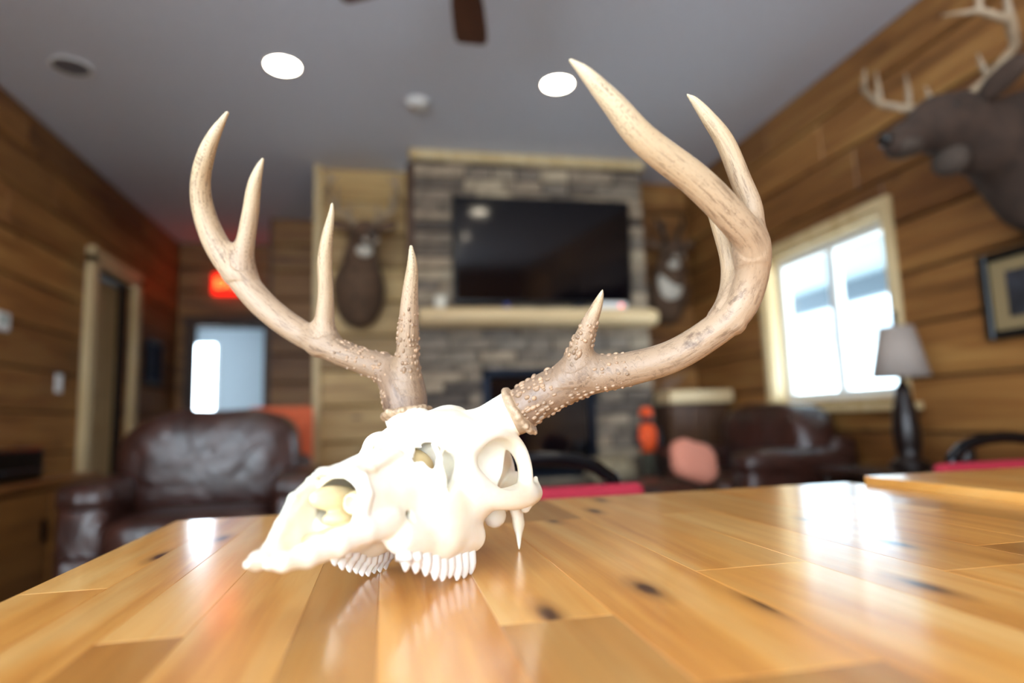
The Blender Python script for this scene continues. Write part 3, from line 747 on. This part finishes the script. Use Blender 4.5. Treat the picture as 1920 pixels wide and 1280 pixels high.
MB().box((0, 0, .22), (.42, .38, .3), .02).obj('base', M_leather, ot)
for sx in (-1, 1):
    for sy in (-1, 1): MB().lathe([(.02, 0), (.025, .08)], n=10).obj('foot', M_trimdark, ot, (sx*.16, sy*.14, 0))
def pillow(name, label, mat, loc, rot, r=(.21, .08, .19)):
    mb = MB().sq((0, 0, 0), r, .75, .5, 28, 16, wob=.03)
    mb.v = [(x*(1+.10*abs(z/r[2])), y, z*(1+.10*abs(x/r[0]))) for x, y, z in mb.v]
    o = mb.obj(name, mat, None, loc, True); o.rotation_euler = rot
    MB().tube([(r[0]*1.0*math.cos(a)*(1 if abs(math.cos(a)) > .7 else 1), 0, r[2]*math.sin(a)) for a in np.linspace(0, 2*math.pi, 25)], .006, 6, False).obj('piping', mat, o)
    return tag(o, label, 'pillow')
pillow('throw_pillow', 'salmon pink throw pillow propped on the ottoman beside the loveseat arm', M_salmon, (1.485, 2.90, .635), (-.45, .3, .15), (.12, .05, .10))
ch = thing('side_chair', 'coral upholstered side chair standing behind the leather armchair', 'chair', (-.57, 3.66, 0), .08)
MB().box((0, 0, 0), (.36, .06, .46), .025).obj('backrest', M_coral, ch, (0, .17, .75))
MB().box((0, 0, 0), (.40, .40, .09), .03).obj('seat', M_coral, ch, (0, 0, .45))
for sx in (-1, 1):
    for sy in (-1, 1): MB().tube([(sx*.17, sy*.16, 0), (sx*.16, sy*.15, .42)], [.014, .02], 8).obj('leg', M_trimdark, ch)
def dining_chair(label, loc, rz):
    t = thing('dining_chair', label, 'chair', loc, rz, 'red padded chairs at the tables')
    MB().box((0, 0, 0), (.40, .035, .30), .015).obj('back_pad', M_red, t, (0, .19, .585))
    MB().box((0, 0, 0), (.42, .40, .05), .02).obj('seat', M_red, t, (0, 0, .45))
    arc = [(-.15, .20, .70), (-.145, .20, .745)]+[(-.13*math.cos(a), .20, .745+.042*math.sin(a)) for a in np.linspace(.25, math.pi-.25, 11)]+[(.145, .20, .745), (.15, .20, .70)]
    MB().tube(arc, .0135, 12).obj('top_rail', M_metal, t, smooth=True)
    for s in (-1, 1):
        MB().tube([(s*.19, .20, .72), (s*.19, .20, .43), (s*.2, .22, 0)], .0125, 10).obj('rear_leg', M_metal, t, smooth=True)
        MB().tube([(s*.19, -.17, .44), (s*.2, -.2, 0)], .0125, 10).obj('front_leg', M_metal, t, smooth=True)
    MB().tube([(-.19, -.18, .2), (.19, -.18, .2)], .009, 8).obj('stretcher', M_metal, t, smooth=True)
    return t
dining_chair('red padded metal chair directly behind the skull, across the table', (.285, .97, 0), 0)
dining_chair('red padded metal chair behind the second table at the right edge', (1.40, 1.02, 0), 0)

# ---------------------------------------------------------------- lamp, end table, console, cabinet
et = thing('end_table', 'dark square end table against the right wall under the lamp', 'end table', (2.13, 2.28, 0))
M_espresso = plain('espresso_wood', '#20120d', .22, noise=.2, nscale=9, coat=.3)
MB().box((0, 0, .60), (.52, .5, .03), .006).obj('top', M_espresso, et)
MB().box((0, 0, .16), (.44, .42, .02), .004).obj('lower_shelf', M_espresso, et)
for sx in (-1, 1):
    for sy in (-1, 1): MB().box((sx*.22, sy*.21, .29), (.05, .05, .59), .004).obj('leg', M_espresso, et)
for sy in (-1, 1): MB().box((0, sy*.22, .55), (.4, .02, .07)).obj('apron', M_espresso, et)
lp = thing('table_lamp', 'table lamp with a dark turned base and a tapered grey beige shade', 'lamp', (2.14, 2.28, .615))
MB().lathe([(.075, 0), (.078, .015), (.06, .03), (.042, .045), (.05, .08), (.055, .15), (.045, .24), (.032, .30), (.03, .33), (.02, .345), (.012, .36)], n=24).obj('base', plain('dark_bronze', '#1d1210', .3, .3), lp, smooth=True)
MB().lathe([(.008, .35), (.008, .62)], n=8).obj('stem', M_metal, lp)
sh = MB(); prof = [(.112, .375), (.066, .59), (.064, .59), (.110, .375)]
n = 32; vv = []; ff = []
for r, z_ in prof: vv += [(r*math.cos(2*math.pi*k/n), r*math.sin(2*math.pi*k/n), z_) for k in range(n)]
for i in range(4): ff += [(i*n+k, i*n+(k+1) % n, ((i+1) % 4)*n+(k+1) % n, ((i+1) % 4)*n+k) for k in range(n)]
sh.add(vv, ff).obj('shade', plain('linen_shade', '#a3968d', .85, noise=.08, nscale=200), lp, smooth=True)
MB().sq((0, 0, .64), (.012, .012, .02), 1, 1, 10, 8).obj('finial', M_metal, lp, smooth=True)
o = MB().lathe([(.03, 0), (.036, .03), (.036, .085), (.03, .09), (.028, .02)], n=16).obj('candle_jar', plain('dark_jar', '#17110f', .3), None, (2.30, 2.17, .615), True)
tag(o, 'small dark candle jar beside the lamp base on the end table', 'jar')
cs = thing('corner_console', 'dark console with a pale slab top in the corner right of the fireplace', 'console', (2.15, 4.22, 0))
MB().box((0, 0, .985), (.48, .42, .09), .015).obj('slab_top', M_mantel, cs)
MB().box((0, .02, .47), (.44, .36, .94), .005).obj('body', M_trimdark, cs)
for s in (-1, 1): MB().box((s*.11, -.17, .47), (.2, .02, .84), .004).obj('door', M_trimdark, cs)
an = thing('antler_shed', 'small shed antler ornament lying on the pale console slab', 'ornament', (2.06, 4.2, 1.03))
MB().tube([(-.12, 0, .02), (-.05, 0, .05), (.03, 0, .09), (.08, 0, .15)], [.018, .016, .013, .004], 10).obj('beam', M_antler, an, smooth=True)
for x in (-.06, .0): MB().tube([(x, 0, .05), (x-.01, .01, .10), (x, .02, .14)], [.01, .008, .003], 8).obj('tine', M_antler, an, smooth=True)
cb = thing('sideboard', 'long low wooden sideboard against the left wall', 'sideboard', (-1.755, 3.15, 0))
MB().box((0, 0, .635), (.46, 1.5, .035), .006).obj('top', M_cab, cb)
MB().box((-.01, 0, .31), (.42, 1.46, .6), .004).obj('body', plain('cabinet_body_wood', '#6d4520', .5), cb)  # plain body colour, the darkest tone of the cabinet wood
for i in range(3):
    d = MB().box((0, 0, 0), (.02, .46, .54), .006).obj('door', M_cab, cb, (.21, (i-1)*.485, .33))
    MB().box((0, 0, 0), (.02, .015, .1), .004).obj('handle', M_metal, d, (.02, .17, .1))
pr = thing('printer', 'black box-shaped printer on the wooden sideboard', 'printer', (-1.76, 3.25, .6525))
MB().box((0, 0, .075), (.32, .42, .15), .02).obj('body', M_black, pr)
MB().box((.13, 0, .05), (.09, .3, .012), .004).obj('paper_tray', plain('dark_grey_plastic', '#2b2b30', .5), pr)
tw = MB().sq((0, 0, 0), (.10, .06, .05), .6, .5, wob=.05).obj('folded_throw', plain('grey_fleece', '#8b8680', .95, noise=.3, nscale=90), None, (1.70, 2.55, .46), True)
tag(tw, 'small folded grey fleece throw on a stool before the loveseat', 'blanket')
so = thing('stool', 'small dark stool holding the folded grey throw', 'stool', (1.70, 2.55, 0))
MB().box((0, 0, .395), (.3, .26, .03), .006).obj('seat', M_espresso, so)
for sx in (-1, 1):
    for sy in (-1, 1): MB().box((sx*.12, sy*.1, .19), (.03, .03, .38)).obj('leg', M_espresso, so)

# ---------------------------------------------------------------- hearth ornaments
fg = thing('hunter_figurine', 'small standing figurine with orange cap and orange vest on the hearth', 'figurine', (1.69, 3.92, .44))
M_or = plain('blaze_orange', '#f0561c', .7)
MB().lathe([(.05, 0), (.045, .06), (.05, .16), (.045, .2)], n=16, sy=.7).obj('trousers', plain('camo_brown', '#3d3a2c', .8, noise=.4, nscale=40), fg, smooth=True)
MB().lathe([(.05, .19), (.066, .24), (.07, .31), (.05, .36), (.025, .375)], n=18, sy=.75).obj('vest', M_or, fg, smooth=True)
for s in (-1, 1): MB().tube([(s*.066, 0, .34), (s*.085, -.01, .27), (s*.06, -.05, .22)], [.02, .018, .014], 10).obj('arm', plain('dark_sleeve', '#20242c', .8), fg, smooth=True)
MB().sq((0, 0, .405), (.034, .036, .04), 1, 1, 16, 10).obj('head', plain('figurine_face', '#2a2a30', .7), fg, smooth=True)
MB().lathe([(.042, .42), (.043, .44), (.036, .468), (.012, .482)], n=18).box((0, -.045, .428), (.05, .04, .008)).obj('cap', M_or, fg, smooth=True)
lb_ = MB().sq((0, 0, 0), (.16, .12, .09), .7, .6, 30, 16, wob=.08, ph=2).obj('fur_throw', plain('tan_fur', '#8f8168', .95, noise=.45, nscale=45), None, (1.42, 3.90, .525), True)
tag(lb_, 'mottled tan fur throw heaped on the stone hearth', 'blanket')

# ---------------------------------------------------------------- trophy mounts
M_hide = plain('brown_hide', '#5a4331', .9, noise=.3, nscale=18)
M_hided = plain('dark_brown_hide', '#3a2a20', .9, noise=.3, nscale=18)
M_pale = plain('pale_hair', '#c9bfb0', .9, noise=.15, nscale=30)
M_horn = plain('black_horn', '#15110f', .4)
M_anth = plain('mount_antler', '#a08a70', .5, noise=.3, nscale=12)
def mount(name, label, loc, rz, kind='deer', s=1.0, hide=None, turn=0.0, low=0.0, asc=1.0, pale=None):
    hide = hide or M_hide; pale = pale or M_pale
    t = thing(name, label, 'trophy mount', loc, rz)
    # local: wall at y=0, head points to -y, z up, z=0 at the foot of the brisket
    g = Grid((-.34, -.85, -.15), (.34, .05, .95), .016)
    hx = math.sin(turn)*.16; L = low   # low: head carried lower, neck stretched forward
    zz = lambda y, z: z-L*min(1, max(0, (-y-.1)/.25))
    c = lambda *p: [tuple(v*s for v in (q[0], q[1]-L*.3*min(1, max(0, (-q[1]-.1)/.25)), zz(q[1], q[2]), q[3])) for q in p]
    dl = Vector((0, -L*.3*s, -L*s))
    g.chain(c((0, -.02, .26, .19), (0, -.12, .30, .18), (hx*.4, -.26, .48, .115), (hx*.8, -.34, .60, .10)), .05, sym=False)
    g.ell((0, -.08*s, .17*s), (.17*s, .16*s, .2*s), .06, sym=False)
    g.chain(c((hx*.8, -.34, .62, .10), (hx*1.1, -.42, .62, .085), (hx*1.7, -.56, .555, .05), (hx*1.9, -.60, .54, .042)), .04, sym=False)
    g.apply(lambda x, y, z: y+0*x+0*z, (-.4, -.02, -.1), (.4, .06, 1.0), 0, 's')
    V, Q = g.mesh(); hd = np_obj('hide', V, Q, hide, t)
    MB().lathe([(.17*s, 0), (.17*s, .02), (.15*s, .03)], n=24).rot(Matrix.Rotation(math.pi/2, 3, 'X')).obj('wall_plaque', M_trimdark, t, (0, .005, .26*s))
    MB().sq((0, 0, 0), (.026*s, .018*s, .022*s), .8, .8, 12, 8).obj('nose', M_horn, t, tuple(Vector((hx*1.95*s, -.642*s, .548*s))+dl), True)
    MB().sq((0, 0, 0), (.055*s, .05*s, .03*s), .9, .9, 16, 10).obj('muzzle_patch', pale, t, tuple(Vector((hx*1.8*s, -.575*s, .525*s))+dl), True)
    MB().sq((0, 0, 0), (.06*s, .045*s, .05*s), .9, .9, 16, 10).obj('throat_patch', pale, t, tuple(Vector((hx*.9*s, -.385*s, .50*s))+dl), True)
    for sg in (-1, 1):
        MB().sq((0, 0, 0), (.016*s,)*3, 1, 1, 12, 8).obj('eye', M_horn, t, tuple(Vector((hx*s+sg*.078*s, -.43*s, .645*s))+dl), True)
        ear = MB().sq((0, 0, 0), (.085*s, .02*s, .04*s), .8, .9, 16, 10); ear.rot(Matrix.Rotation(-sg*.3, 3, 'Y'))
        ear.obj('ear', hide, t, tuple(Vector((hx*.8*s+sg*.16*s, -.33*s, .70*s))+dl), True)
        b = tuple(Vector((hx*.85*s, -.35*s, .69*s))+dl)
        if kind == 'deer':
            P = [(sg*.04, 0, 0), (sg*.10, .06, .07), (sg*.20, .05, .14), (sg*.25, -.06, .20), (sg*.23, -.18, .25), (sg*.16, -.26, .29)]
            a = MB().tube([tuple(v*s for v in p) for p in P], [v*s for v in (.02, .019, .018, .016, .013, .004)], 10)
            for i, (dx, dy, dz) in ((1, (-.01, -.04, .12)), (2, (.01, 0, .20)), (3, (0, .0, .19)), (4, (0, .02, .13))):
                p = P[i]; a.tube([tuple(v*s for v in p), tuple((p[k]+.5*(dx, dy, dz)[k])*s for k in range(3)), tuple((p[k]+(dx*.3, dy, dz)[k])*s for k in range(3))], [.014*s, .011*s, .003*s], 8)
            a.v = [(x, y*asc, z*asc) for x, y, z in a.v]; a.obj('antler', M_anth, t, b, True)
        else:
            P = [(sg*.045, 0, 0), (sg*.07, 0, .10), (sg*.12, 0, .20), (sg*.14, .01, .27), (sg*.10, .03, .31)]
            a = MB().tube([tuple(v*s for v in p) for p in P], [v*s for v in (.03, .03, .022, .014, .004)], 10, flat=.6)
            a.tube([tuple(v*s for v in p) for p in ((sg*.09, 0, .14), (sg*.10, -.05, .18), (sg*.11, -.07, .21))], [.02*s, .014*s, .004*s], 8)
            a.obj('horn', M_horn, t, b, True)
    return t
mount('deer_mount', 'deer shoulder mount on the pine wall left of the fireplace', (-.17, 4.56, 1.56), 0, 'deer', .92, turn=.35)
pm = mount('pronghorn_mount', 'pronghorn head mount with black horns right of the fireplace', (2.16, 4.56, 1.58), 0, 'pronghorn', .80, turn=-.3)
MB().sq((0, 0, 0), (.10, .06, .16), .8, .8, 16, 10).obj('white_bib', M_pale, pm, (-.02, -.20, .30), True)
mount('deer_mount', 'large dark deer shoulder mount on the right wall above the lamp', (XR-.02, 1.74, 1.49), -math.pi/2, 'deer', 1.05, hide=M_hided, turn=.1, low=.30, asc=.68, pale=plain('greyish_hair', '#453930', .9))

# ---------------------------------------------------------------- pictures, signs, plates
def picture(name, label, plane, y0, y1, z0, z1, sgn, art, mat_hex):
    t = thing(name, label, 'picture', (plane, (y0+y1)/2, (z0+z1)/2))
    w, h = y1-y0, z1-z0
    f = MB()
    for s in (-1, 1): f.box((sgn*.015, s*(w/2-.0175), 0), (.03, .035, h), .004).box((sgn*.015, 0, s*(h/2-.0175)), (.03, w-.07, .035), .004)
    f.obj('frame', M_black, t)
    MB().box((sgn*.006, 0, 0), (.008, w-.06, h-.06)).obj('mat_board', plain(name+'_mat', mat_hex, .9), t)
    MB().box((sgn*.012, 0, 0), (.006, w*.52, h*.52)).obj('print', plain(name+'_art', art, .7, noise=.6, nscale=14), t)
picture('framed_print', 'black framed print with a tan mat on the right wall by the lamp', XR, 1.68, 2.11, 1.12, 1.47, -1, '#2a2a30', '#8f7a55')
picture('framed_photograph', 'narrow dark blue framed picture on the left wall near the far corner', XL, 5.86, 6.24, 1.27, 1.66, 1, '#1d2c44', '#2a3850')
sp = MB().box((0, 0, 0), (.01, .075, .12), .003).obj('switch_plate', M_white, None, (XL+.006, 4.44, 1.18))
tag(sp, 'white light switch plate on the left wall beside the door', 'switch')
MB().box((.008, 0, 0), (.012, .012, .025), .002).obj('toggle', M_white, sp)
th = MB().box((0, 0, 0), (.025, .13, .10), .008).obj('thermostat', M_white, None, (XL+.0135, 3.78, 1.47))
tag(th, 'white thermostat on the left wall at the picture edge', 'thermostat')
MB().box((.013, 0, .01), (.003, .06, .04)).obj('display', plain('lcd', '#8fa39a', .3), th)
ex = thing('exit_sign', 'lit red EXIT sign above the far doorway', 'sign', (-1.52, 6.66, 2.2))
MB().box((0, 0, .11), (.32, .05, .21), .01).obj('housing', plain('red_sign_face', '#e01010', .5, emit='#ff1808', es=1.6), ex)
fc = bpy.data.curves.new('exit_text', 'FONT'); fc.body = 'EXIT'; fc.size = .13; fc.extrude = .003; fc.align_x = 'CENTER'; fc.align_y = 'CENTER'
fo = bpy.data.objects.new('exit_text', fc); COL.objects.link(fo)
me = bpy.data.meshes.new_from_object(fo); bpy.data.objects.remove(fo)
eo = bpy.data.objects.new('lettering', me); COL.objects.link(eo); eo.parent = ex; eo.location = (0, -.028, .11); eo.rotation_euler = (math.pi/2, 0, 0)
me.materials.clear(); me.materials.append(plain('sign_letters', '#ff9050', .5, emit='#ff7030', es=4))
oc = thing('desk_chair', 'dark chair in the room beyond the far doorway', 'chair', (-1.55, 7.7, 0))
MB().box((0, .18, .78), (.4, .05, .45), .03).obj('backrest', plain('navy_fabric', '#161c30', .8), oc)
MB().box((0, 0, .46), (.42, .42, .07), .02).obj('seat', plain('navy_fabric', '#161c30', .8), oc)
for sx in (-1, 1):
    for sy in (-1, 1): MB().tube([(sx*.17, sy*.17, 0), (sx*.17, sy*.17, .44)], .014, 8).obj('leg', M_metal, oc)

# ---------------------------------------------------------------- ceiling fixtures
def downlight(x, y, lit, label):
    t = thing('recessed_light', label, 'light', (x, y, CEIL), 0, 'recessed ceiling lights')
    MB().lathe([(.095, -.001), (.098, -.006), (.085, -.008), (.082, -.004)], n=32).obj('trim_ring', M_white, t, smooth=True)
    MB().lathe([(.082, -.005), (.001, -.0055)], n=32).obj('lens', M_bulb if lit else plain('dull_lens', '#6b6b73', .4), t)
downlight(-.51, 3.25, True, 'lit recessed ceiling light left of the fan')
downlight(.97, 3.22, True, 'lit recessed ceiling light right of the fan')
for row, yy in (('second', 1.78), ('third', .32), ('last', -1.15)):
    for side, xx in (('left', -.51), ('right', .97)):
        downlight(xx, yy, True, 'lit recessed ceiling light, %s row from the fireplace, %s side' % (row, side))
downlight(-1.57, 3.42, False, 'unlit recessed ceiling light near the left wall')
sm = thing('smoke_detector', 'white smoke detector on the ceiling before the fireplace', 'smoke detector', (.20, 3.53, CEIL))
MB().lathe([(.07, 0), (.07, -.02), (.055, -.035), (.02, -.04)], n=24).obj('housing', M_white, sm, smooth=True)
MB().lathe([(.012, -.036), (.012, -.042)], n=10).obj('button', plain('amber_button', '#9a5a3a', .5), sm, (-.03, 0, 0))
fan = thing('ceiling_fan', 'brown bladed ceiling fan hanging at the top of the picture', 'fan', (.27, 1.96, CEIL))
M_fanm = plain('fan_bronze', '#3a2620', .35, .6)
MB().lathe([(.07, 0), (.07, -.02), (.03, -.05), (.015, -.06)], n=24).obj('canopy', M_fanm, fan, smooth=True)
MB().lathe([(.013, -.05), (.013, -.2)], n=12).obj('downrod', M_fanm, fan)
MB().lathe([(.02, -.18), (.09, -.20), (.105, -.24), (.1, -.30), (.06, -.335)], n=28).obj('motor', M_fanm, fan, smooth=True)
MB().lathe([(.06, -.33), (.075, -.35), (.06, -.40), (.02, -.42)], n=24).obj('light_bowl', plain('frosted_bowl', '#d8c8b8', .4), fan, smooth=True)
M_blade = wood('fan_blade_wood', '#3b1f14', '#56301f', '#6b4029', axis=0, rough=.4, vary=.1)
for i in range(5):
    a = math.radians(78.5+72*i)
    b = MB(); pr_ = [(.10, .035), (.14, .05), (.25, .062), (.42, .068), (.485, .064), (.50, .045)]
    vv = [(x, s*w, zz+.006*s) for zz in (-.004, .004) for x, w in pr_ for s in (-1, 1)]
    m = len(pr_)*2; ff = []
    for k in range(len(pr_)-1): ff += [(2*k, 2*k+1, 2*k+3, 2*k+2), (m+2*k, m+2*k+2, m+2*k+3, m+2*k+1), (2*k, 2*k+2, m+2*k+2, m+2*k), (2*k+1, m+2*k+1, m+2*k+3, 2*k+3)]
    ff += [(0, m, m+1, 1), (m-2, m-1, 2*m-1, 2*m-2)]
    o = b.add(vv, ff).obj('blade', M_blade, fan, (0, 0, -.30)); o.rotation_euler = (0, 0, a)
    MB().box((.12, 0, .012), (.14, .03, .008), .002).obj('blade_iron', M_fanm, o)
